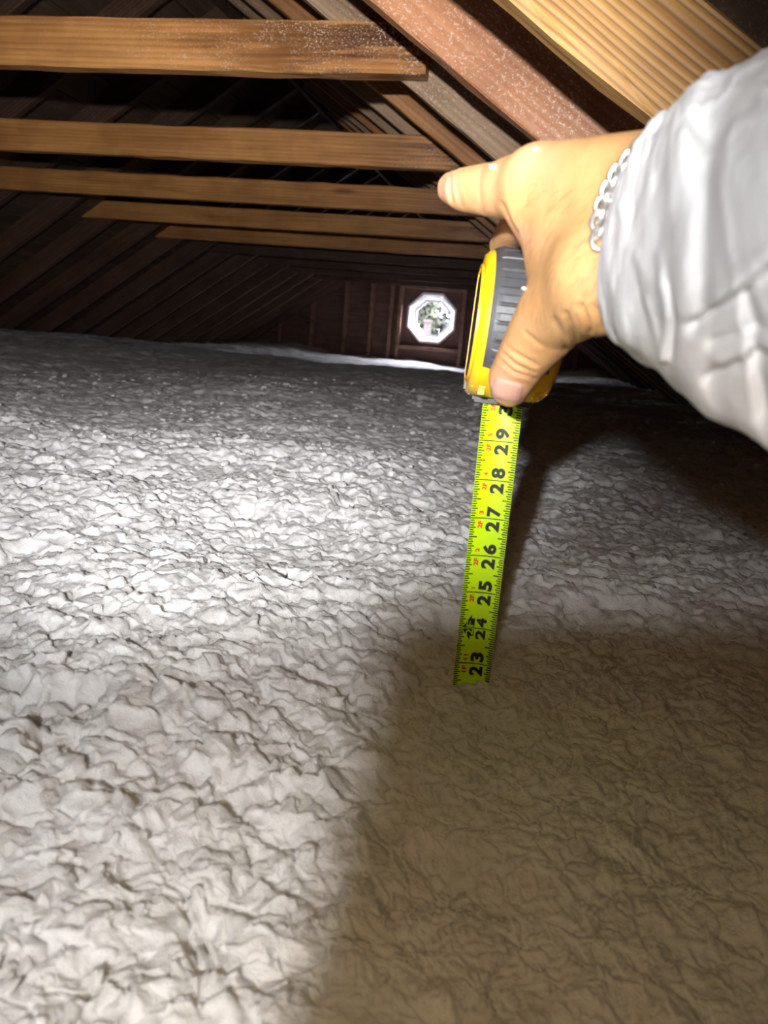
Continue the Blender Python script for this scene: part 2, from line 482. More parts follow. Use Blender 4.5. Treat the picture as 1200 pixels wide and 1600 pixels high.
# octagonal window
win = struct(empty('window_1', (WX, YFAR, WZ)), 'bright octagonal window in the far gable wall')
def octo_ring(stations, mat, name):
    vs, fs = [], []
    for r, y in stations: vs += octagon(r, y)
    m = len(stations)
    for s_ in range(m):
        for i in range(8):
            j = (i + 1) % 8; a, b = s_ * 8, ((s_ + 1) % m) * 8
            fs.append((a + i, a + j, b + j, b + i))
    return mesh_obj(name, vs, fs, mat, win)
octo_ring([(0.300, YFAR - 0.012), (0.275, YFAR - 0.012), (0.222, YFAR + 0.085), (0.222, YFAR + 0.10), (0.300, YFAR + 0.10)], M_white, 'frame')
octo_ring([(0.222, YFAR + 0.082), (0.196, YFAR + 0.082), (0.196, YFAR + 0.112), (0.222, YFAR + 0.112)], M_white, 'sash')
gm = NT('window_glass'); gm.b.inputs['Base Color'].default_value = (1, 1, 1, 1)
tr = gm.new('ShaderNodeBsdfTransparent'); gl = gm.new('ShaderNodeBsdfGlossy'); mx = gm.new('ShaderNodeMixShader')
gl.inputs['Roughness'].default_value = 0.02; mx.inputs[0].default_value = 0.06
gm.l(tr.outputs[0], mx.inputs[1]); gm.l(gl.outputs[0], mx.inputs[2]); gm.l(mx.outputs[0], gm.n['Material Output'].inputs[0])
mesh_obj('pane', octagon(0.2, YFAR + 0.098), [tuple(range(8))], gm.m, win)
pl = bpy.data.lights.new('window_daylight_portal', 'AREA'); pl.shape = 'DISK'; pl.size = 0.42; pl.cycles.is_portal = True
po = bpy.data.objects.new('window_daylight_portal', pl); COL.objects.link(po); po.location = (WX, YFAR + 0.13, WZ); po.rotation_euler = (-math.pi / 2, 0, 0)

# what the window shows: a lawn, two trees and a pale red wall, all over-bright
M_lawn = plain('lawn', (0.0085, 0.0100, 0.0055), 0.9, scale=3, spec=0.0)
v, f = box_vf((-2, 60, -3.2), (60, 50, 0.05)); struct(mesh_obj('ground', v, f, M_lawn), 'lawn outside beyond the window')
def leafy(name, cen, rx, rz, n, mat, label, seed):
    rg = np.random.default_rng(seed)
    root = empty(name, (cen[0], cen[1], -3.15)); parts = []
    for q in range(n):
        d = rg.normal(0, 1, 3); d /= np.linalg.norm(d); rr = rg.uniform(0.35, 1) ** 0.5
        c = np.array(cen) + d * rr * np.array([rx, rx, rz])
        a = rg.normal(0, 1, 3); a /= np.linalg.norm(a); b = np.cross(a, rg.normal(0, 1, 3)); b /= np.linalg.norm(b)
        s_ = rg.uniform(0.05, 0.12)
        parts.append((np.array([c - a * s_, c + b * s_ * 0.5, c + a * s_, c - b * s_ * 0.5]), [(0, 1, 2, 3)]))
    v, f = join(parts); o = mesh_obj('foliage', v, f, mat, root); o['kind'] = 'stuff'
    v, f = tube_vf([V(cen[0], cen[1], -3.15), V(cen[0] + 0.1, cen[1], cen[2])], [0.16, 0.06]); mesh_obj('trunk', v, f, plain(name + '_bark', (0.006, 0.005, 0.004), 0.9, spec=0.0), root)
    tag(root, label, 'tree')
leafy('tree', (-2.75, 18.0, 1.15), 0.46, 0.62, 800, plain('yellow_green_leaves', (0.0210, 0.0228, 0.0165), 0.9, scale=2, spec=0.0), 'pale yellow-green tree outside, left in the octagonal window', 3)
leafy('tree', (-2.45, 19.5, 1.25), 0.55, 0.8, 1100, plain('grey_green_leaves', (0.0180, 0.0195, 0.0170), 0.9, scale=2, spec=0.0), 'grey-green tree outside, right in the octagonal window', 8)
v, f = box_vf((-2.25, 16.0, -1.04), (0.065, 0.1, 2.06)); v2, f2 = box_vf((-2.25, 16.0, 1.04), (0.08, 0.12, 0.025))
v, f = join([(v, f), (v2, f2)])
tag(mesh_obj('brick_pier', v, f, plain('pale_red_brick', (0.0225, 0.0180, 0.0172), 0.9, scale=9, spec=0.0), loc=(-2.25, 16.0, -3.1)), 'pale reddish upright shape outside, low in the octagonal window', 'pier')

# ------------------------------------------------------------------ loose-fill insulation
def deck_under(x):
    s_ = np.where(x > XR, x - XR, XR - x)
    return ZR + np.where(x > XR, RD, RDL) / CT - TT * s_
def base_height(x, y):
    b = -0.242 - 0.008 * np.exp(-((x + 0.02) ** 2 + (y - 0.48) ** 2) / 0.12 ** 2)
    b = b + 0.035 * fbm(x * 1.3 + 3.1, y * 1.1 + 7.7, 5, 2)
    b = b + 0.018 * fbm(x * 4.2, y * 4.2, 9, 2)
    b = b - 0.02 * np.exp(-((y - 0.25) / 0.2) ** 2)
    # swell across the middle distance, hollow by the window
    b = b + 0.022 * np.exp(-((y - 1.25 - 0.25 * x) / 0.22) ** 2) * np.exp(-((x + 0.55) / 0.6) ** 2)
    far = np.clip((y - 4.6) / 2.4, 0, 1); far = far * far * (3 - 2 * far)
    b = b - far * 0.135 + 0.05 * np.clip((y - 8.3) / 0.8, 0, 1) * (0.5 + vnoise(x * 2.2, y, 3))
    side = np.clip((-1.3 - x) / 1.6, 0, 1)
    b = b + 0.05 * side * side * (1 - far) + 0.08 * far * np.clip((-1.6 - x) / 1.2, 0, 1)
    b = b + 0.09 * far * np.clip((x + 0.1) / 0.7, 0, 1)
    return b
def insulation_height(x, y):
    r = np.hypot(x, y)
    wx = x + 0.012 * fbm(x * 24, y * 24, 21, 2) + 0.004 * fbm(x * 90, y * 90, 31, 2)
    wy = y + 0.012 * fbm(x * 24 + 50, y * 24, 22, 2) + 0.004 * fbm(x * 90, y * 90 + 40, 32, 2)
    h = base_height(x, y)
    h = h + 0.060 * 0.10 * clumps(wx, wy, 0.060, 100, 0.9, 6.0)
    k2 = 0.5 + 0.9 * np.clip(vnoise(x * 9, y * 9, 77) + 0.5, 0, 1)
    wx = wx + 0.0035 * perlin(x * 130, y * 130, 41) + 0.0014 * perlin(x * 300, y * 300, 42)
    wy = wy + 0.0035 * perlin(x * 130 + 7, y * 130, 43) + 0.0014 * perlin(x * 300, y * 300 + 3, 44)
    h = h + 0.023 * 0.22 * k2 * clumps(wx, wy, 0.023, 200, 1.0, 7.0)
    fade = np.clip((4.5 - r) / 2.0, 0, 1)
    h = h + fade * 0.0115 * 0.40 * (0.5 + 0.6 * k2) * clumps(wx * 1.0 + 0.3, wy, 0.0115, 300, 1.2, 13.0)
    fade2 = np.clip((1.8 - r) / 0.9, 0, 1)
    h = h + fade2 * 0.0058 * 0.42 * clumps(wx + 0.7, wy, 0.0058, 400, 1.2, 12.0)
    lim = np.clip(0.24 / np.maximum(r, 0.05) * 9.0, 0, 100)
    h = h + 0.0030 * billow(wx * 60, wy * 60, 500, 4, 0.7, lim)
    # deep crevices here and there
    crev = fbm(x * 16 + 5, y * 16, 55, 3)
    h = h - 0.011 * np.clip((crev - 0.30) / 0.22, 0, 1) * np.clip((4 - r), 0, 1)
    return h
def build_insulation(mat):
    aim_a = math.pi / 2 + YAW                       # heading of the view
    a1 = np.arange(-0.62, 0.62, math.radians(0.125))
    rest = np.concatenate([np.linspace(0.62, 1.6, 80), np.linspace(1.64, 2 * math.pi - 1.64, 50), np.linspace(2 * math.pi - 1.6, 2 * math.pi - 0.62, 80)[:-1]])
    ang = np.concatenate([a1, rest]) + aim_a
    nr = 1400
    rad = 0.15 * (10.2 / 0.15) ** (np.arange(nr) / (nr - 1))
    A, Rr = np.meshgrid(ang, rad)
    x = Rr * np.cos(A); y = Rr * np.sin(A)
    h = insulation_height(x, y)
    na = len(ang)
    idx = np.arange(nr * na).reshape(nr, na)
    nxt = np.roll(idx, -1, axis=1)
    quads = np.stack([idx[:-1], idx[1:], nxt[1:], nxt[:-1]], -1).reshape(-1, 4)
    # push the surface sideways as well, so that the puffs overhang
    fo = np.clip((2.5 - Rr), 0, 1)
    x = x + fo * (0.005 * perlin(x * 55, y * 55 + h * 90, 601) + 0.0035 * perlin(x * 120 + h * 160, y * 120, 602))
    y = y + fo * (0.005 * perlin(x * 55 + 9, y * 55 + h * 90, 603) + 0.0035 * perlin(x * 120 + h * 160, y * 120 + 5, 604)) - fo * 0.12 * (h - base_height(x, y))
    verts = np.stack([x, y, h + EYE[2]], -1).reshape(-1, 3)
    ok = (verts[:, 2] < deck_under(verts[:, 0]) - 0.004) & (verts[:, 1] < YFAR - 0.002) & (verts[:, 1] > YNEAR + 0.01)
    quads = quads[ok[quads].all(1)]
    # centre disc under the camera
    cidx = len(verts); verts = np.vstack([verts, [[0, 0, EYE[2] - 0.25]]])
    used = np.zeros(len(verts), bool); used[quads.ravel()] = True
    remap = np.cumsum(used) - 1
    verts = verts[used]; quads = remap[quads]
    me = big_mesh('loose_fill_insulation', verts, quads, mat)
    return me
ti = NT('white_loose_fill_fibre')
vv = ti.coords((1, 1, 1), False)
c1 = ti.ramp(ti.noise(vv, 4.0, 3), [(0.3, (0.85, 0.845, 0.845)), (0.7, (0.90, 0.90, 0.895))])
c2 = ti.ramp(ti.noise(vv, 42.0, 3), [(0.32, (0.90, 0.885, 0.87)), (0.6, (1, 1, 1))])
ti.l(ti.mix(1.0, c1, c2, 'MULTIPLY'), ti.b.inputs['Base Color'])
ti.b.inputs['Roughness'].default_value = 0.75
ti.b.inputs['Specular IOR Level'].default_value = 0.15
ti.b.inputs['Subsurface Weight'].default_value = 0.75
ti.b.inputs['Subsurface Radius'].default_value = (0.0045, 0.0045, 0.0045)
ti.b.inputs['Subsurface Scale'].default_value = 1.0
nb = ti.noise(vv, 330.0, 3, 0.7, 1.6)
ti.bump(nb, 0.8, 0.0022)
ins = link('loose_fill_insulation', build_insulation(ti.m))
def build_tufts(mat):
    """small puffs lying on the blown surface, so that it has undercuts and loose ends"""
    rg = np.random.default_rng(77)
    bm = bmesh.new(); bmesh.ops.create_icosphere(bm, subdivisions=2, radius=1.0)
    bm.verts.index_update()
    bv = np.array([tuple(q.co) for q in bm.verts]); bf = np.array([[q.index for q in p.verts] for p in bm.faces]); bm.free()
    var = []
    for k in range(14):
        d = np.zeros(len(bv))
        for _ in range(7):
            c = rg.normal(0, 1, 3); c /= np.linalg.norm(c)
            d += rg.uniform(-0.2, 0.34) * np.exp(-((1 - bv @ c) / 0.28))
        var.append(bv * (1 + d)[:, None])
    N = 1000
    r = 1.1 * (3.4 / 1.1) ** rg.random(N) ** 1.0
    a = math.pi / 2 + YAW + rg.uniform(-0.58, 0.58, N)
    x, y = r * np.cos(a), r * np.sin(a)
    z = insulation_height(x, y) + EYE[2]
    keep = (z < deck_under(x) - 0.05) & (np.hypot(x - BLX, y - BLY) > 0.016)
    x, y, z, r = x[keep], y[keep], z[keep], r[keep]
    n = len(x)
    t = np.clip((r - 0.8) / 2.2, 0, 1)
    sz = (rg.uniform(0.002, 0.0048, n) * (1 - t) + rg.uniform(0.004, 0.010, n) * t) * np.where(rg.random(n) < 0.05, 1.5, 1.0)
    V_, F_ = [], []
    for i in range(n):
        q = Matrix.Rotation(rg.uniform(0, 6.28), 3, 'Z') @ Matrix.Rotation(rg.normal(0, 0.5), 3, 'X') @ Matrix.Diagonal((rg.uniform(0.8, 1.6), rg.uniform(0.7, 1.1), rg.uniform(0.55, 0.85)))
        V_.append(var[int(rg.integers(14))] @ np.array(q).T * sz[i] + (x[i], y[i], z[i] - 0.1 * sz[i]))
        F_.append(bf + i * len(bv))
    return big_mesh('tufts', np.concatenate(V_), np.concatenate(F_), mat)
BLX, BLY = -0.0186, 0.5011
tf = link('tufts', build_tufts(ti.m), ins); tf['kind'] = 'stuff'
tag(ins, 'deep white clumpy loose-fill insulation covering the whole attic floor', 'insulation', kind='stuff')

# ------------------------------------------------------------------ tape measure
INCH = 0.0254
BL = V(-0.0186, 0.5011, ZC - 0.0631)                        # blade centre at the 29 inch line
RA = math.radians(7.5)
AX = V(math.cos(RA), math.sin(RA), 0)                       # across the blade, to the right
NX = V(math.sin(RA), -math.cos(RA), 0)                      # out of the printed side, towards the viewer
UPZ = V(0, 0, 1)
tape = empty('tape_measure', BL - UPZ * (29 * INCH) + UPZ * 0.006)
tag(tape, 'yellow and black tape measure with its bright yellow blade pushed down into the insulation', 'tape measure')
SAG = 0.0026
def blade_pt(u, s_, off=0.0):
    """u: -0.5..0.5 across in inches, s_: inches along"""
    n = SAG * ((2 * u) ** 2) - SAG * 0.5
    return BL + AX * (u * INCH * 0.975) + UPZ * ((s_ - 29) * INCH) + NX * (n + off)
M_blade = plain('fluorescent_blade_paint', (0.62, 0.97, 0.004), 0.35, var=0.03)
M_print = plain('black_print', (0.012, 0.014, 0.006), 0.6)
M_red = plain('red_print', (0.72, 0.05, 0.01), 0.6)
NU, S0, S1 = 16, 0.5, 31.4
svals = np.linspace(S0, S1, 90)
vs, fs = [], []
for s_ in svals:
    for off in (0.0, -0.00025):
        for i in range(NU + 1): vs.append(blade_pt(i / NU - 0.5, s_, off))
row = 2 * (NU + 1)
for k in range(len(svals) - 1):
    a, b = k * row, (k + 1) * row
    for i in range(NU):
        fs.append((a + i, a + i + 1, b + i + 1, b + i))
        fs.append((a + NU + 1 + i, b + NU + 1 + i, b + NU + 2 + i, a + NU + 2 + i))
    fs.append((a, b, b + NU + 1, a + NU + 1)); fs.append((a + NU, a + 2 * NU + 1, b + 2 * NU + 1, b + NU))
blade = mesh_obj('blade', vs, fs, M_blade, tape, smooth=False)
blade['label'] = 'bright yellow-green blade with black inch numbers'
def strip_vf(u0, u1, s0, s1, off=0.00018, nu=1):
    vs = []
    for i in range(nu + 1):
        u = u0 + (u1 - u0) * i / nu
        vs += [blade_pt(u, s0, off), blade_pt(u, s1, off)]
    return np.array(vs), [(2 * i, 2 * i + 2, 2 * i + 3, 2 * i + 1) for i in range(nu)]
parts = []
for k in range(16 * 21, 16 * 31):
    s_ = k / 16.0; q = k % 16
    if q == 0:
        parts.append(strip_vf(-0.5, 0.5, s_ - 0.014, s_ + 0.014, nu=10)); continue
    ln = 0.22 if q == 8 else 0.165 if q % 4 == 0 else 0.135 if q % 2 == 0 else 0.11
    parts.append(strip_vf(-0.495, -0.495 + ln, s_ - 0.0165, s_ + 0.0165, nu=2))
    parts.append(strip_vf(0.495 - ln, 0.495, s_ - 0.0165, s_ + 0.0165, nu=2))
v, f = join(parts)
g = mesh_obj('graduation_marks', v, f, M_print, blade); g['kind'] = 'stuff'
def glyph(txt, bold=0.0):
    cu = bpy.data.curves.new('t', 'FONT'); cu.body = txt; cu.size = 1.0; cu.offset = bold; cu.resolution_u = 4
    o = bpy.data.objects.new('t', cu); COL.objects.link(o)
    bpy.context.view_layer.update()
    dg = bpy.context.evaluated_depsgraph_get()
    me = o.evaluated_get(dg).to_mesh()
    bm = bmesh.new(); bm.from_mesh(me); bmesh.ops.triangulate(bm, faces=bm.faces)
    bmesh.ops.subdivide_edges(bm, edges=[e for e in bm.edges if e.calc_length() > 0.25], cuts=1)
    bmesh.ops.triangulate(bm, faces=bm.faces)
    v = np.array([tuple(q.co) for q in bm.verts])[:, :2]; f = [tuple(q.index for q in p.verts) for p in bm.faces]
    bm.free(); o.evaluated_get(dg).to_mesh_clear()
    bpy.data.objects.remove(o); bpy.data.curves.remove(cu)
    v = (v - v.min(0)) / (v.max(0) - v.min(0))
    return v, f
GL = {}
def put(txt, s0, s1, u_top, u_bot, mat, name, parent, bold=0.05, off=0.0003):
    """text reads along +s; its top points to -u"""
    if (txt, bold) not in GL: GL[(txt, bold)] = glyph(txt, bold)
    v, f = GL[(txt, bold)]
    pts = [blade_pt(u_bot + (u_top - u_bot) * q[1], s0 + (s1 - s0) * q[0], off) for q in v]
    return mesh_obj(name, pts, f, mat, parent)
for n in range(22, 31):
    a, b = str(n)
    if n == 24:
        put(a, n - 0.30, n - 0.035, -0.03, 0.24, M_print, 'numeral', blade); put(b, n + 0.035, n + 0.30, -0.03, 0.24, M_print, 'numeral', blade)
        pts = [(-0.415, 0), (-0.17, 0.37), (-0.165, 0.27), (-0.075, 0.27), (-0.075, -0.22), (-0.165, -0.22), (-0.17, -0.33)]
        vs = [blade_pt(u, n + s_, 0.00034) for u, s_ in pts]
        mesh_obj('foot_arrow', vs, [(0, 6, 5), (0, 5, 2), (0, 2, 1), (5, 4, 3, 2)], M_print, blade)
        put('2', n - 0.2, n - 0.03, -0.29, -0.10, M_blade, 'foot_mark', blade, 0.0, 0.0006); put('F', n + 0.04, n + 0.2, -0.29, -0.10, M_blade, 'foot_mark', blade, 0.0, 0.0006)
        v, f = strip_vf(-0.41, -0.08, n - 0.012, n + 0.012, 0.0006, 3); mesh_obj('foot_mark', v, f, M_blade, blade)
        continue
    put(a, n - 0.34, n - 0.065, -0.085, 0.275, M_print, 'numeral', blade); put(b, n + 0.055, n + 0.33, -0.085, 0.275, M_print, 'numeral', blade)
    ft, inch = divmod(n, 12)
    put('%dF' % ft, n - 0.27, n - 0.07, -0.29, -0.165, M_red, 'foot_mark', blade, 0.05)
    put(str(inch), n + 0.10, n + (0.135 if inch == 1 else 0.2 if inch < 10 else 0.25), -0.28, -0.165, M_red, 'foot_mark', blade, 0.05)

# the case: profile in (n towards viewer, up)
MOUTH = BL + UPZ * (1.10 * INCH)                             # where the blade leaves the case
CRL = math.radians(-2.0)                                     # the case leans a little against the blade
CAX = AX * math.cos(CRL) + UPZ * math.sin(CRL); CUP = -AX * math.sin(CRL) + UPZ * math.cos(CRL)
CC = MOUTH - AX * 0.0015
def case_pt(a, n, u): return CC + CAX * a + NX * n + CUP * u
PROF = [(-0.005, 0.004), (-0.005, 0.074), (0.004, 0.082), (0.020, 0.0855), (0.040, 0.083), (0.056, 0.074), (0.066, 0.058), (0.068, 0.040), (0.064, 0.024), (0.054, 0.012), (0.040, 0.004), (0.024, 0.0), (0.008, -0.001)]
def smooth_loop(pts, n):
    """closed Catmull-Rom through pts"""
    P = np.array(pts, float); m = len(P); out = []
    for i in range(m):
        p0, p1, p2, p3 = P[(i - 1) % m], P[i], P[(i + 1) % m], P[(i + 2) % m]
        for k in range(n):
            t = k / n
            out.append(0.5 * ((2 * p1) + (-p0 + p2) * t + (2 * p0 - 5 * p1 + 4 * p2 - p3) * t ** 2 + (-p0 + 3 * p1 - 3 * p2 + p3) * t ** 3))
    return np.array(out)
LOOP = smooth_loop(PROF, 6); LC = V(0.030, 0.042)
def scaled(sc): return LC + (LOOP - LC) * sc
def loft(rings, cap=True):
    vs, fs, m = [], [], len(rings[0])
    for r in rings: vs += list(r)
    for k in range(len(rings) - 1):
        for i in range(m):
            j = (i + 1) % m; fs.append((k * m + i, k * m + j, (k + 1) * m + j, (k + 1) * m + i))
    if cap: fs.append(tuple(range(m - 1, -1, -1))); fs.append(tuple((len(rings) - 1) * m + i for i in range(m)))
    return np.array(vs), fs
def ring3(loop, a): return [case_pt(a, q[0], q[1]) for q in loop]
M_yel = plain('yellow_plastic', (0.86, 0.47, 0.008), 0.38, var=0.04)
M_rub = plain('black_rubber', (0.045, 0.046, 0.050), 0.5, var=0.15, scale=200, bump=0.25)
M_dark = plain('black_plastic', (0.018, 0.018, 0.02), 0.45)
M_steel = plain('brushed_steel', (0.5, 0.5, 0.52), 0.35, 1.0)
HT = 0.0235
v, f = loft([ring3(scaled(s_), a) for s_, a in ((0.80, -HT), (0.90, -HT + 0.0005), (0.955, -HT + 0.003), (0.975, -HT + 0.008), (0.975, HT - 0.008), (0.955, HT - 0.003), (0.90, HT - 0.0005), (0.80, HT))])
case = mesh_obj('case', v, f, M_yel, tape, smooth=True); case['label'] = 'yellow plastic case'
# side labels
for sd in (-1, 1):
    v, f = loft([ring3(scaled(s_), sd * (HT + d)) for s_, d in ((0.70, -0.002), (0.70, 0.0006), (0.66, 0.0010))]) 
    mesh_obj('side_label', v, f, M_dark, case, smooth=False)
    v, f = loft([ring3(scaled(s_), sd * (HT + d)) for s_, d in ((0.77, -0.002), (0.77, 0.0012), (0.735, 0.0012), (0.735, -0.002))], cap=False)
    mesh_obj('label_rim', v, f, M_yel, case)
# ribbed rubber over the top and back
NL = len(LOOP)
def arc_len(): 
    d = np.linalg.norm(np.roll(LOOP, -1, 0) - LOOP, axis=1); return np.concatenate([[0], np.cumsum(d)])
AL = arc_len()
def loop_at(t):
    t = t % AL[-1]; i = min(int(np.searchsorted(AL, t, 'right')) - 1, NL - 1); k = (t - AL[i]) / (AL[i + 1] - AL[i])
    p = LOOP[i] * (1 - k) + LOOP[(i + 1) % NL] * k; d = LOOP[(i + 1) % NL] - LOOP[i]; d = d / np.linalg.norm(d)
    return p, V(-d[1], d[0])
i_front = int(np.argmin(np.hypot(LOOP[:, 0] - 0.060, LOOP[:, 1] - 0.018))); i_back = int(np.argmin(np.hypot(LOOP[:, 0] - 0.0, LOOP[:, 1] - 0.079)))
ta, tb = sorted((AL[i_front], AL[i_back]))
sgn = 1.0
pmid, nmid = loop_at((ta + tb) / 2)
if (pmid - LC) @ nmid < 0: sgn = -1.0
cols, rows_ = [], 150
for k in range(rows_ + 1):
    t = ta + (tb - ta) * k / rows_
    p, nn = loop_at(t); nn = nn * sgn
    ph = ((t - ta) / 0.0098) % 1.0
    rib = 0.0020 - 0.0013 * max(0.0, 1 - abs(ph - 0.5) / 0.09) + 0.0004 * (0.5 - ph)
    endf = min(1.0, min(k, rows_ - k) / 3.0)
    line = []
    for a, e in ((-0.0185, -0.0012), (-0.0180, 0.0003), (-0.0158, 0.0012), (-0.0130, rib), (-0.006, rib * 1.05), (0.0, rib * 1.08), (0.006, rib * 1.05), (0.0130, rib), (0.0158, 0.0012), (0.0180, 0.0003), (0.0185, -0.0012)):
        e2 = e * endf - (1 - endf) * 0.0012
        q = p + nn * e2 + (LC - p) * 0.02
        line.append(case_pt(a, q[0], q[1]))
    cols.append(line)
m = len(cols[0]); vs = [q for l in cols for q in l]; fs = []
for k in range(rows_):
    for i in range(m - 1): fs.append((k * m + i, k * m + i + 1, (k + 1) * m + i + 1, (k + 1) * m + i))
grip = mesh_obj('rubber_grip', vs, fs, M_rub, case, smooth=False); grip['label'] = 'ribbed black rubber grip'
# mouth, bumper, lock and belt clip
def cbox(name, a0, a1, n0, n1, u0, u1, mat, bev=0.0015, parent=None):
    bm = bmesh.new()
    vsx = [bm.verts.new(case_pt(a, n, u)) for u in (u0, u1) for n in (n0, n1) for a in (a0, a1)]
    for q in ((0, 2, 3, 1), (4, 5, 7, 6), (0, 1, 5, 4), (2, 6, 7, 3), (0, 4, 6, 2), (1, 3, 7, 5)): bm.faces.new([vsx[i] for i in q])
    bmesh.ops.recalc_face_normals(bm, faces=bm.faces)
    bmesh.ops.bevel(bm, geom=list(bm.edges), offset=bev, segments=2, affect='EDGES')
    bm.verts.index_update()
    v = [tuple(q.co) for q in bm.verts]; f = [tuple(q.index for q in p.verts) for p in bm.faces]; bm.free()
    return mesh_obj(name, v, f, mat, parent or case, smooth=False)
cbox('mouth', -0.0185, 0.0185, -0.004, 0.011, -0.004, 0.006, M_dark)
cbox('bumper', -0.0245, -0.0150, -0.007, 0.012, 0.000, 0.022, M_rub, 0.003)
cbox('bumper', 0.0150, 0.0245, -0.007, 0.012, 0.000, 0.022, M_rub, 0.003)
cbox('front_cheek', -0.0215, -0.0100, 0.012, 0.046, 0.003, 0.018, M_yel, 0.004)
cbox('front_cheek', 0.0100, 0.0215, 0.012, 0.046, 0.003, 0.018, M_yel, 0.004)
cbox('lock_button', -0.0095, 0.0095, 0.030, 0.052, 0.000, 0.016, M_dark, 0.003)
cbox('belt_clip', 0.0270, 0.0282, 0.004, 0.026, 0.014, 0.066, M_steel, 0.0004)
cbox('belt_clip_bolt', 0.0225, 0.0285, 0.010, 0.018, 0.056, 0.064, M_steel, 0.0008)

# ------------------------------------------------------------------ the hand
def P3(px, py, z): return np.array([(px - 600) / FPX * z, (800 - py) / FPX * z, z])
def rcone(a, b, ra, rb):
    def sdf(X):
        ba = b - a; L2 = ba @ ba
        t = np.clip(((X - a) @ ba) / L2, 0, 1).astype(np.float32)
        d = X - a.astype(np.float32) - t[..., None] * ba.astype(np.float32)
        return np.sqrt((d * d).sum(-1)) - (ra + (rb - ra) * t)
    return sdf
CH = []                                                     # (segments, blend)
def chain(pts, k=0.006):
    CH.append(([(P3(*p), P3(*q), r, s_) for (p, r), (q, s_) in zip(pts[:-1], pts[1:])], k))
# forearm / wrist
chain([((1110, 310, .268), .022), ((1010, 294, .298), .0205), ((940, 291, .318), .0190), ((875, 287, .342), .0172), ((845, 288, .352), .0165)], .012)
chain([((1110, 430, .266), .022), ((985, 425, .300), .0205), ((945, 436, .302), .0180)], .012)
chain([((1110, 365, .272), .022), ((1010, 360, .302), .0205), ((960, 360, .314), .0205), ((880, 345, .350), .0185)], .012)
chain([((950, 420, .308), .0190), ((885, 410, .350), .0170)], .012)
chain([((940, 380, .335), .022), ((895, 380, .378), .018)], .012)
# index finger
chain([((845, 288, .352), .0165), ((778, 297, .387), .0134), ((727, 296, .413), .0112), ((707, 294, .428), .0088)], .006)
# thumb
chain([((945, 436, .302), .0185), ((868, 487, .346), .0168), ((816, 563, .384), .0130), ((800, 590, .397), .0122), ((797, 604, .404), .0106)], .008)
# web between thumb and index
chain([((842, 336, .362), .0120), ((872, 385, .364), .0112), ((880, 430, .360), .0130)], .010)
# middle, ring and little finger closing behind the case
chain([((880, 325, .366), .0150), ((815, 352, .432), .0118), ((790, 382, .487), .0102), ((795, 430, .532), .0090), ((798, 455, .535), .0078)], .004)
chain([((893, 385, .372), .0145), ((885, 400, .470), .0112), ((850, 430, .538), .0100), ((800, 468, .540), .0080)], .004)
chain([((905, 440, .368), .0130), ((890, 470, .460), .0100), ((862, 492, .533), .0088), ((815, 520, .534), .0072)], .004)

def eval_field(X):
    F = None
    for segs, k in CH:
        d = None
        for a, b, ra, rb in segs:
            e = rcone(a, b, ra, rb)(X); d = e if d is None else np.minimum(d, e)
        if F is None: F = d; continue
        hh = np.clip(0.5 + 0.5 * (d - F) / k, 0, 1)          # smooth minimum
        F = d * (1 - hh) + F * hh - k * hh * (1 - hh)
    return F
def surface_nets(F, org, h):
    s_ = F < 0
    nx, ny, nz = F.shape
    acc = np.zeros((nx - 1, ny - 1, nz - 1, 3), np.float32); cnt = np.zeros((nx - 1, ny - 1, nz - 1), np.float32)
    cor = [(i, j, k) for i in (0, 1) for j in (0, 1) for k in (0, 1)]
    sl = lambda c: tuple(slice(c[q], c[q] + F.shape[q] - 1) for q in range(3))
    for i, c in enumerate(cor):
        for d in cor[i + 1:]:
            if sum(abs(p - q) for p, q in zip(c, d)) != 1: continue
            fa, fb = F[sl(c)], F[sl(d)]
            m = (fa < 0) != (fb < 0)
            t = np.where(m, fa / np.where(m, fa - fb, 1), 0)
            for ax in range(3): acc[..., ax] += np.where(m, c[ax] + t * (d[ax] - c[ax]), 0)
            cnt += m
    act = cnt > 0
    vid = np.full(act.shape, -1, np.int64); vid[act] = np.arange(act.sum())
    ijk = np.argwhere(act)
    verts = (ijk + acc[act] / cnt[act][:, None]) * h + org
    quads = []
    for ax in range(3):
        b_, c_ = [(1, 2), (2, 0), (0, 1)][ax]
        lo = [slice(None)] * 3; hi = [slice(None)] * 3
        lo[ax] = slice(0, -1); hi[ax] = slice(1, None)
        sa, sb = s_[tuple(lo)], s_[tuple(hi)]
        for flip, mask in ((False, sa & ~sb), (True, ~sa & sb)):
            e = np.argwhere(mask)
            ok = (e[:, b_] > 0) & (e[:, c_] > 0) & (e[:, b_] < F.shape[b_] - 1) & (e[:, c_] < F.shape[c_] - 1)
            e = e[ok]
            def cell(db, dc):
                q = e.copy(); q[:, b_] -= db; q[:, c_] -= dc
                return vid[q[:, 0], q[:, 1], q[:, 2]]
            q = np.stack([cell(1, 1), cell(0, 1), cell(0, 0), cell(1, 0)], 1)
            quads.append(q[:, ::-1] if flip else q)
    return verts, np.concatenate(quads)
allp = np.array([q for c in CH for g_ in c[0] for q in g_[:2]])
lo, hi = allp.min(0) - 0.03, allp.max(0) + 0.03
GH = 0.0014
gx, gy, gz = (np.arange(lo[i], hi[i], GH, dtype=np.float32) for i in range(3))
FLD = np.empty((len(gx), len(gy), len(gz)), np.float32)
for i0 in range(0, len(gx), 24):
    xs = gx[i0:i0 + 24]
    G = np.stack(np.meshgrid(xs, gy, gz, indexing='ij'), -1)
    FLD[i0:i0 + 24] = eval_field(G)
hv, hq = surface_nets(FLD, lo, GH)
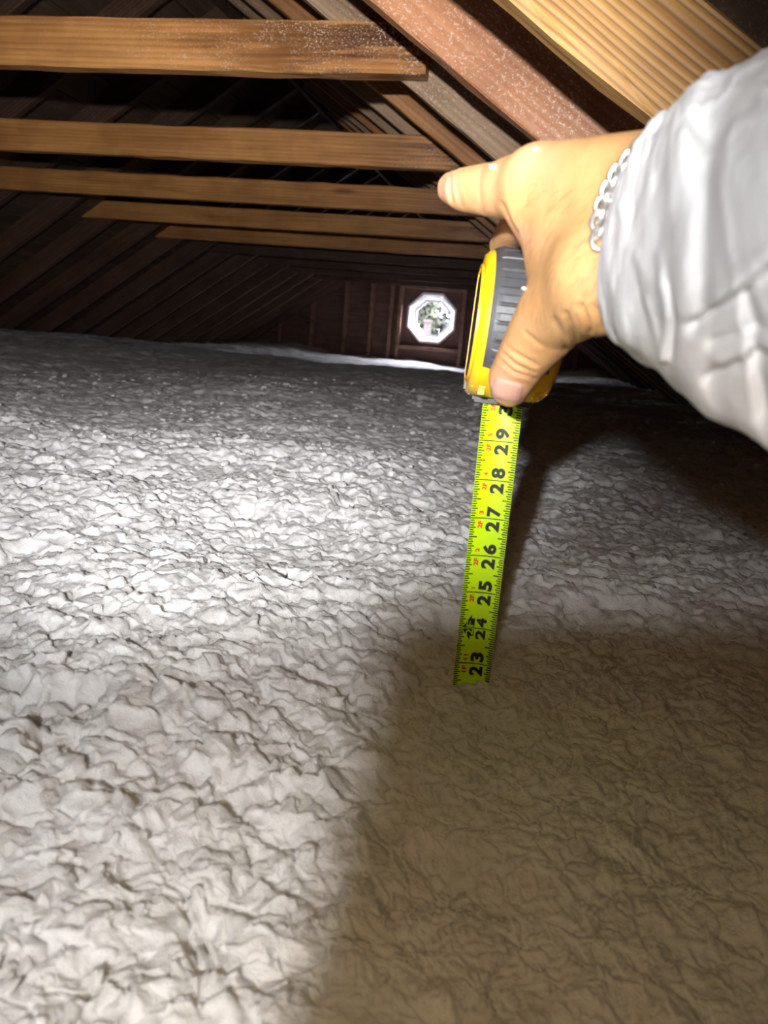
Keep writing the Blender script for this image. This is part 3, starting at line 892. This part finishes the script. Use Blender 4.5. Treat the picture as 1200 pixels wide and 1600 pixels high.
# relax once and take normals
def vnormals(v, q):
    n = np.zeros_like(v); fn = np.cross(v[q[:, 2]] - v[q[:, 0]], v[q[:, 3]] - v[q[:, 1]])
    for k in range(4): np.add.at(n, q[:, k], fn)
    return n / np.maximum(np.linalg.norm(n, axis=1, keepdims=True), 1e-12)
def relax(v, q, it, lam=0.5):
    for _ in range(it):
        s_ = np.zeros_like(v); c = np.zeros(len(v))
        for k in range(4):
            a, b = q[:, k], q[:, (k + 1) % 4]
            np.add.at(s_, a, v[b]); np.add.at(c, a, 1); np.add.at(s_, b, v[a]); np.add.at(c, b, 1)
        v = v + lam * (s_ / c[:, None] - v)
    return v
hv = relax(hv, hq, 9)
hn = vnormals(hv, hq)
if (hn * (hv - hv.mean(0))).sum() < 0: hq = hq[:, ::-1]; hn = -hn
# creases: polylines on the skin, pressed in (given in the photograph's frame, applied on the facing skin)
hpx = np.stack([600 + FPX * hv[:, 0] / hv[:, 2], 800 - FPX * hv[:, 1] / hv[:, 2]], 1)
facing = (hn * -hv).sum(1) / np.linalg.norm(hv, axis=1)
def seg_dist(p, a, b):
    a, b = np.array(a, float), np.array(b, float); ba = b - a
    t = np.clip(((p - a) @ ba) / (ba @ ba), 0, 1); return np.linalg.norm(p - a - t[:, None] * ba, axis=1)
def crease(pl, wpx, dep, zmax=0.45):
    d = np.min([seg_dist(hpx, a, b) for a, b in zip(pl[:-1], pl[1:])], axis=0)
    wgt = np.exp(-(d / wpx) ** 2) * (facing > 0.05) * (hv[:, 2] < zmax)
    return -dep * wgt + 0.35 * dep * np.exp(-((d - 2.2 * wpx) / (1.2 * wpx)) ** 2) * (facing > 0.05) * (hv[:, 2] < zmax)
disp = np.zeros(len(hv))
for pl, wpx, dep in (
        ([(787, 553), (805, 570), (832, 583)], 3.2, .0008), ([(783, 563), (803, 581), (836, 592)], 3.0, .0007), ([(793, 543), (812, 556), (838, 571)], 3.0, .0006),
        ([(822, 520), (845, 540)], 3.0, .0004),
        ([(884, 490), (893, 515), (900, 532)], 4.0, .0010), ([(908, 478), (918, 500), (922, 520)], 4.0, .0012), ([(930, 480), (937, 500), (940, 514)], 4.0, .0011),
        ([(868, 500), (878, 522), (884, 545)], 4.0, .0006),
        ([(703, 272), (702, 292), (706, 312)], 3.0, .0006), ([(711, 268), (713, 296), (724, 324)], 3.0, .00025), ([(752, 262), (748, 290), (752, 330)], 4.0, .0003),
        ([(785, 320), (797, 350), (806, 366)], 3.5, .0008)):
    disp += crease(pl, wpx, dep)
disp += 0.0003 * fbm(hpx[:, 0] / 40.0, hpx[:, 1] / 40.0, 71, 2) + 0.00006 * fbm(hpx[:, 0] / 6.0, hpx[:, 1] / 6.0, 72, 2)
hv = hv + hn * disp[:, None]
hw = EYE + hv @ CAMR

tk = NT('skin')
sc = tk.coords((1, 1, 1), False)
n1 = tk.noise(sc, 38.0, 4, 0.6); n2 = tk.noise(sc, 420.0, 3, 0.6)
col = tk.ramp(n1, [(0.30, (0.55, 0.29, 0.115)), (0.52, (0.61, 0.335, 0.14)), (0.72, (0.65, 0.37, 0.165))])
col = tk.mix(0.5, col, tk.ramp(n2, [(0.3, (0.92, 0.90, 0.88)), (0.6, (1, 1, 1))]), 'MULTIPLY')
att = tk.new('ShaderNodeAttribute'); att.attribute_name = 'blush'
col = tk.mix(att.outputs['Fac'], col, (0.64, 0.32, 0.22))
tk.l(col, tk.b.inputs['Base Color'])
tk.b.inputs['Roughness'].default_value = 0.48
tk.b.inputs['Subsurface Weight'].default_value = 0.10
tk.b.inputs['Subsurface Radius'].default_value = (0.006, 0.0025, 0.0012)
tk.b.inputs['Subsurface Scale'].default_value = 1.0
tk.bump(n2, 0.22, 0.0006)
PB = at(975, 360, .30)
me = big_mesh('person', hw - PB, hq, tk.m)
person = link('person', me); person.location = PB
tag(person, 'bare right hand with a white coverall sleeve gripping the tape measure case', 'person')
bl = me.attributes.new('blush', 'FLOAT', 'POINT')
bv = np.zeros(len(hv))
for (px, py), r_, a_ in (((697, 292), 26, 0.75), ((790, 608), 34, 0.7), ((760, 280), 40, 0.25), ((845, 252), 45, 0.3), ((815, 375), 24, 0.5)):
    bv = np.maximum(bv, a_ * np.exp(-(((hpx[:, 0] - px) ** 2 + (hpx[:, 1] - py) ** 2) / r_ ** 2)))
if len(bl.data) == len(bv): bl.data.foreach_set('value', bv.astype(np.float32))

# thumb nail: a curved plate lying on the tip
M_nail = plain('nail', (0.60, 0.33, 0.25), 0.28, var=0.06, scale=90)
def front_hit(px, py):
    d2 = (hpx[:, 0] - px) ** 2 + (hpx[:, 1] - py) ** 2 + np.where(facing > 0, 0, 1e6) + np.where(hv[:, 2] > 0.45, 1e6, 0)
    idx = np.argsort(d2)[:6]; w_ = 1 / (d2[idx] + 0.5)
    p = (hv[idx] * w_[:, None]).sum(0) / w_.sum(); n = (hn[idx] * w_[:, None]).sum(0); n /= np.linalg.norm(n)
    return p, n
def skin_patch(c, ax_l, ax_w, nu, nv, lift, shape):
    """grid over the skin around photo point c; ax_l, ax_w half axes in photo pixels"""
    vs, fs = [], []
    for i in range(nu + 1):
        for j in range(nv + 1):
            u, v = 2 * i / nu - 1, 2 * j / nv - 1
            wsc = shape(u)
            q = np.array(c) + np.array(ax_l) * u + np.array(ax_w) * v * wsc
            p, n = front_hit(q[0], q[1])
            e = lift * (1 - max(abs(v), abs(u)) ** 6) - 0.0004
            vs.append(EYE + (p + n * e) @ CAMR)
    for i in range(nu):
        for j in range(nv):
            a = i * (nv + 1) + j; fs.append((a, a + 1, a + nv + 2, a + nv + 1))
    return vs, fs
v, f = skin_patch((793, 611), (-4, 17), (25, 7), 14, 16, 0.0012, lambda u: math.sqrt(max(0.05, 1 - 0.55 * (max(0, -u - 0.2)) ** 2 - 0.5 * max(0, u) ** 3)))
nail = mesh_obj('thumb_nail', v, f, M_nail, person, smooth=True); nail['label'] = 'short pink thumb nail'

# fine hairs on the back of the hand
rg = np.random.default_rng(12)
cand = np.where((facing > 0.25) & (hpx[:, 0] > 815) & (hpx[:, 0] < 950) & (hpx[:, 1] > 285) & (hpx[:, 1] < 500) & (hv[:, 2] < .40))[0]
parts = []
for i in rg.choice(cand, 120, replace=False):
    p, n = hv[i], hn[i]
    px, py = hpx[i]
    g = np.array([-0.75, -0.55 - 0.5 * (py - 380) / 120, 0.25]) + rg.normal(0, 0.22, 3)
    g = g - n * (g @ n); g /= np.linalg.norm(g)
    L = rg.uniform(0.004, 0.009)
    side = np.cross(n, g)
    pts = [p + g * L * t + n * 0.0011 * math.sin(t * 2.4) + side * 0.0012 * t * t * rg.normal() for t in (0, 0.35, 0.7, 1.0)]
    v, f = tube_vf([EYE + q @ CAMR for q in pts], [0.00004, 0.00004, 0.000035, 0.000015], 3, cap=False); parts.append((v, f))
v, f = join(parts)
hr = mesh_obj('hand_hair', v, f, plain('dark_brown_hair', (0.13, 0.07, 0.035), 0.5), person); hr['kind'] = 'stuff'

# ---- coverall sleeve
ST_ = [  # top, bottom, front points of each ring: pixel and depth
    ((1012, 214, .292), (958, 503, .292), (940, 372, .266)),
    ((1030, 196, .285), (975, 528, .286), (950, 378, .254)),
    ((1064, 166, .272), (1008, 562, .274), (985, 385, .232)),
    ((1122, 122, .252), (1082, 622, .254), (1060, 390, .204)),
    ((1215, 72, .232), (1212, 680, .234), (1180, 392, .176)),
    ((1380, 30, .205), (1400, 740, .206), (1370, 400, .148)),
    ((1700, 10, .170), (1750, 880, .168), (1720, 430, .116)),
]
rings = np.array([[P3(*q) for q in r] for r in ST_])
rings = np.concatenate([rings, rings[-1:] + np.array([[[0.07, -0.03, -0.10]]]), rings[-1:] + np.array([[[0.13, -0.10, -0.24]]])])
def cr(P, t):
    i = min(int(t), len(P) - 2); k = t - i
    p0, p1, p2, p3 = P[max(i - 1, 0)], P[i], P[i + 1], P[min(i + 2, len(P) - 1)]
    return 0.5 * ((2 * p1) + (-p0 + p2) * k + (2 * p0 - 5 * p1 + 4 * p2 - p3) * k ** 2 + (-p0 + 3 * p1 - 3 * p2 + p3) * k ** 3)
NSU, NSV = 230, 240
sv = np.zeros((NSU, NSV, 3)); sn = np.zeros((NSU, NSV, 3)); tv = np.linspace(0, len(rings) - 1, NSU)
for i, t in enumerate(tv):
    top, bot, fr = cr(rings, t)
    c = (top + bot) / 2; a = (top - bot) / 2; b = fr - c
    for j in range(NSV):
        ph = 2 * math.pi * j / NSV
        r_ = a * math.cos(ph) + b * math.sin(ph); sv[i, j] = c + r_; sn[i, j] = r_ / np.linalg.norm(r_)
U, PH = np.meshgrid(tv, np.linspace(0, 2 * math.pi, NSV, endpoint=False), indexing='ij')
spx = 600 + FPX * sv[..., 0] / np.maximum(sv[..., 2], 0.05); spy = 800 - FPX * sv[..., 1] / np.maximum(sv[..., 2], 0.05)
flat = np.stack([spx.ravel(), spy.ravel()], 1)
def sl_ridge(pl, w_, amp, sharp=0.0):
    d = np.min([seg_dist(flat, a, b) for a, b in zip(pl[:-1], pl[1:])], axis=0).reshape(spx.shape)
    return amp * np.exp(-(d / w_) ** 2) * (np.sin(PH) > 0)
amp = np.clip(U / 1.2, 0.0, 1)
cx_, cy_ = np.cos(PH), np.sin(PH)
dd = 0.0060 * amp * fbm(U * 1.1 + 2, cx_ * 1.6 + cy_ * 0.9 + 5, 81, 2)
rd = np.abs(fbm(U * 2.3 + cx_ * 0.8, cx_ * 2.6 - cy_ * 2.2, 82, 2))
dd += 0.0030 * amp * (0.25 - rd)
rd2 = np.abs(fbm(U * 5.5 + 3 * cx_, cx_ * 4.5 + cy_ * 5, 85, 2)); dd += 0.00045 * (0.3 + 0.7 * amp) * (0.25 - rd2)
dd += 0.0006 * (0.2 - np.abs(vnoise(U * 3.0, PH * 7.0, 90))) * (1 - 0.5 * amp)
for pl, w_, am in (([(1070, 230), (1062, 330), (1068, 480)], 26, 0.0030), ([(1108, 200), (1100, 330), (1098, 470)], 18, -0.0032),
                   ([(1085, 515), (1140, 475), (1205, 425)], 12, -0.0048), ([(1110, 470), (1160, 440), (1200, 405)], 22, 0.0032),
                   ([(1110, 545), (1160, 530), (1205, 520)], 10, -0.0028), ([(1120, 565), (1165, 545), (1210, 540)], 10, 0.0022), ([(1105, 600), (1160, 580), (1215, 560)], 9, -0.0025),
                   ([(1165, 470), (1180, 560), (1195, 650)], 13, -0.0035), ([(1030, 400), (1042, 470), (1035, 560)], 7, 0.0017), ([(1045, 440), (1052, 500), (1046, 560)], 5, -0.0018),
                   ([(1010, 470), (1022, 520), (1035, 570)], 6, 0.0014), ([(985, 400), (1000, 470), (1010, 520)], 6, -0.0008)):
    dd += sl_ridge(pl, w_, am)
dd[0, :] = 0
sv = sv + sn * dd[..., None]
# turned-in hem so the cuff has thickness
hem = sv[0] + (sv[:1].mean(1) - sv[0]) * 0.07 + (sv[1] - sv[0]) * 0.3
hem2 = hem + (sv[4] - sv[0]) * 1.0
allv = np.concatenate([hem2[None], hem[None], sv]); nr_ = allv.shape[0]
ii = np.arange(nr_ * NSV).reshape(nr_, NSV); jj = np.roll(ii, -1, 1)
q = np.stack([ii[:-1], jj[:-1], jj[1:], ii[1:]], -1).reshape(-1, 4)
wv_ = EYE + allv.reshape(-1, 3) @ CAMR
ts = NT('white_coverall_fabric')
s1 = ts.coords((1, 1, 1), False)
ts.l(ts.ramp(ts.noise(s1, 30.0, 3), [(0.3, (0.77, 0.77, 0.78)), (0.7, (0.82, 0.82, 0.82))]), ts.b.inputs['Base Color'])
ts.b.inputs['Roughness'].default_value = 0.7; ts.b.inputs['Specular IOR Level'].default_value = 0.25
ts.bump(ts.noise(s1, 130.0, 4, 0.6, 1.5), 0.35, 0.0015)
sme = big_mesh('sleeve', wv_ - PB, q, ts.m)
slv = link('sleeve', sme, person); slv['label'] = 'loose white coverall sleeve with creases'

# ---- chain bracelet at the cuff
brace = empty('bracelet', at(950, 330, .283)); tag(brace, 'silver chain bracelet around the wrist at the sleeve cuff', 'bracelet')
M_silver = plain('silver', (0.90, 0.87, 0.84), 0.32, 0.92, var=0.03)
line_px = [(1016, 224), (1003, 243), (990, 256), (978, 271), (967, 288), (958, 306), (951, 324), (946, 342), (943, 360), (943, 376)]
def poly_at(pl, n):
    P = np.array(pl, float); d = np.concatenate([[0], np.cumsum(np.linalg.norm(np.diff(P, axis=0), axis=1))])
    return np.array([[np.interp(t, d, P[:, k]) for k in (0, 1)] for t in np.linspace(0, d[-1], n)])
cents = poly_at(line_px, 14)
for k, (px, py) in enumerate(cents):
    d = cents[min(k + 1, 13)] - cents[max(k - 1, 0)]; d /= np.linalg.norm(d)
    p, n = front_hit(px - 2, py); p = p + n * 0.0019
    T_ = np.array([d[0], -d[1], 0.12]); T_ -= n * (T_ @ n); T_ /= np.linalg.norm(T_); B_ = np.cross(n, T_)
    tw = 0.7 if k % 2 else -0.5
    S_ = B_ * math.cos(tw) + n * math.sin(tw)
    pts = [EYE + (p + T_ * 0.0040 * math.cos(a) + S_ * 0.0029 * math.sin(a)) @ CAMR for a in np.linspace(0, 2 * math.pi, 14, endpoint=False)]
    v, f = tube_vf(pts, 0.00100, 7, closed=True); mesh_obj('link', v, f, M_silver, brace, smooth=True)

# ---- flecks of insulation caught on the hand and the ties
M_fl = plain('white_fibre_fleck', (0.85, 0.85, 0.84), 0.8)
def fleck(p, r_, seed, label):
    rg = np.random.default_rng(seed); bm = bmesh.new(); bmesh.ops.create_icosphere(bm, subdivisions=2, radius=r_)
    for q in bm.verts: q.co = Vector((q.co.x * 1.5, q.co.y * 0.8, q.co.z * 0.7)) * (1 + rg.normal(0, 0.25))
    v = [np.array(q.co) + p for q in bm.verts]; bm.verts.index_update(); f = [tuple(q.index for q in g_.verts) for g_ in bm.faces]; bm.free()
    tag(mesh_obj('insulation_fleck', v, f, M_fl, loc=p), label, 'fleck', 'white insulation flecks')
for k, (px, py, r_, lab) in enumerate(((772, 261, .0012, 'white insulation fleck stuck on the index finger knuckle'), (836, 235, .0009, 'white insulation fleck on top of the hand near the index knuckle'), (821, 452, .0007, 'tiny white insulation fleck in the web of the thumb beside the grip'))):
    p, n = front_hit(px, py); fleck(EYE + (p + n * 0.0006) @ CAMR, r_, 30 + k, lab)

# ------------------------------------------------------------------ the phone that takes the picture (behind the lens, it shades the lower right)
bm = bmesh.new()
X_0, X_1, Y_0, Y_1 = -0.0600, 0.0250, -0.152, 0.0095
vsx = [bm.verts.new(cam_pt((x, y, z))) for z in (-0.012, -0.004) for y in (Y_0, Y_1) for x in (X_0, X_1)]
for q in ((0, 2, 3, 1), (4, 5, 7, 6), (0, 1, 5, 4), (2, 6, 7, 3), (0, 4, 6, 2), (1, 3, 7, 5)): bm.faces.new([vsx[i] for i in q])
bmesh.ops.recalc_face_normals(bm, faces=bm.faces); bmesh.ops.bevel(bm, geom=list(bm.edges), offset=0.0025, segments=3, affect='EDGES')
bm.verts.index_update()
v = [tuple(q.co) for q in bm.verts]; f = [tuple(q.index for q in p.verts) for p in bm.faces]; bm.free()
PHL = cam_pt((-0.0135, -0.148, -0.008))
phone = empty('phone', PHL); tag(phone, 'black phone held up at the viewpoint, just behind the lens', 'phone')
mesh_obj('phone_body', v, f, M_dark, phone, smooth=False)
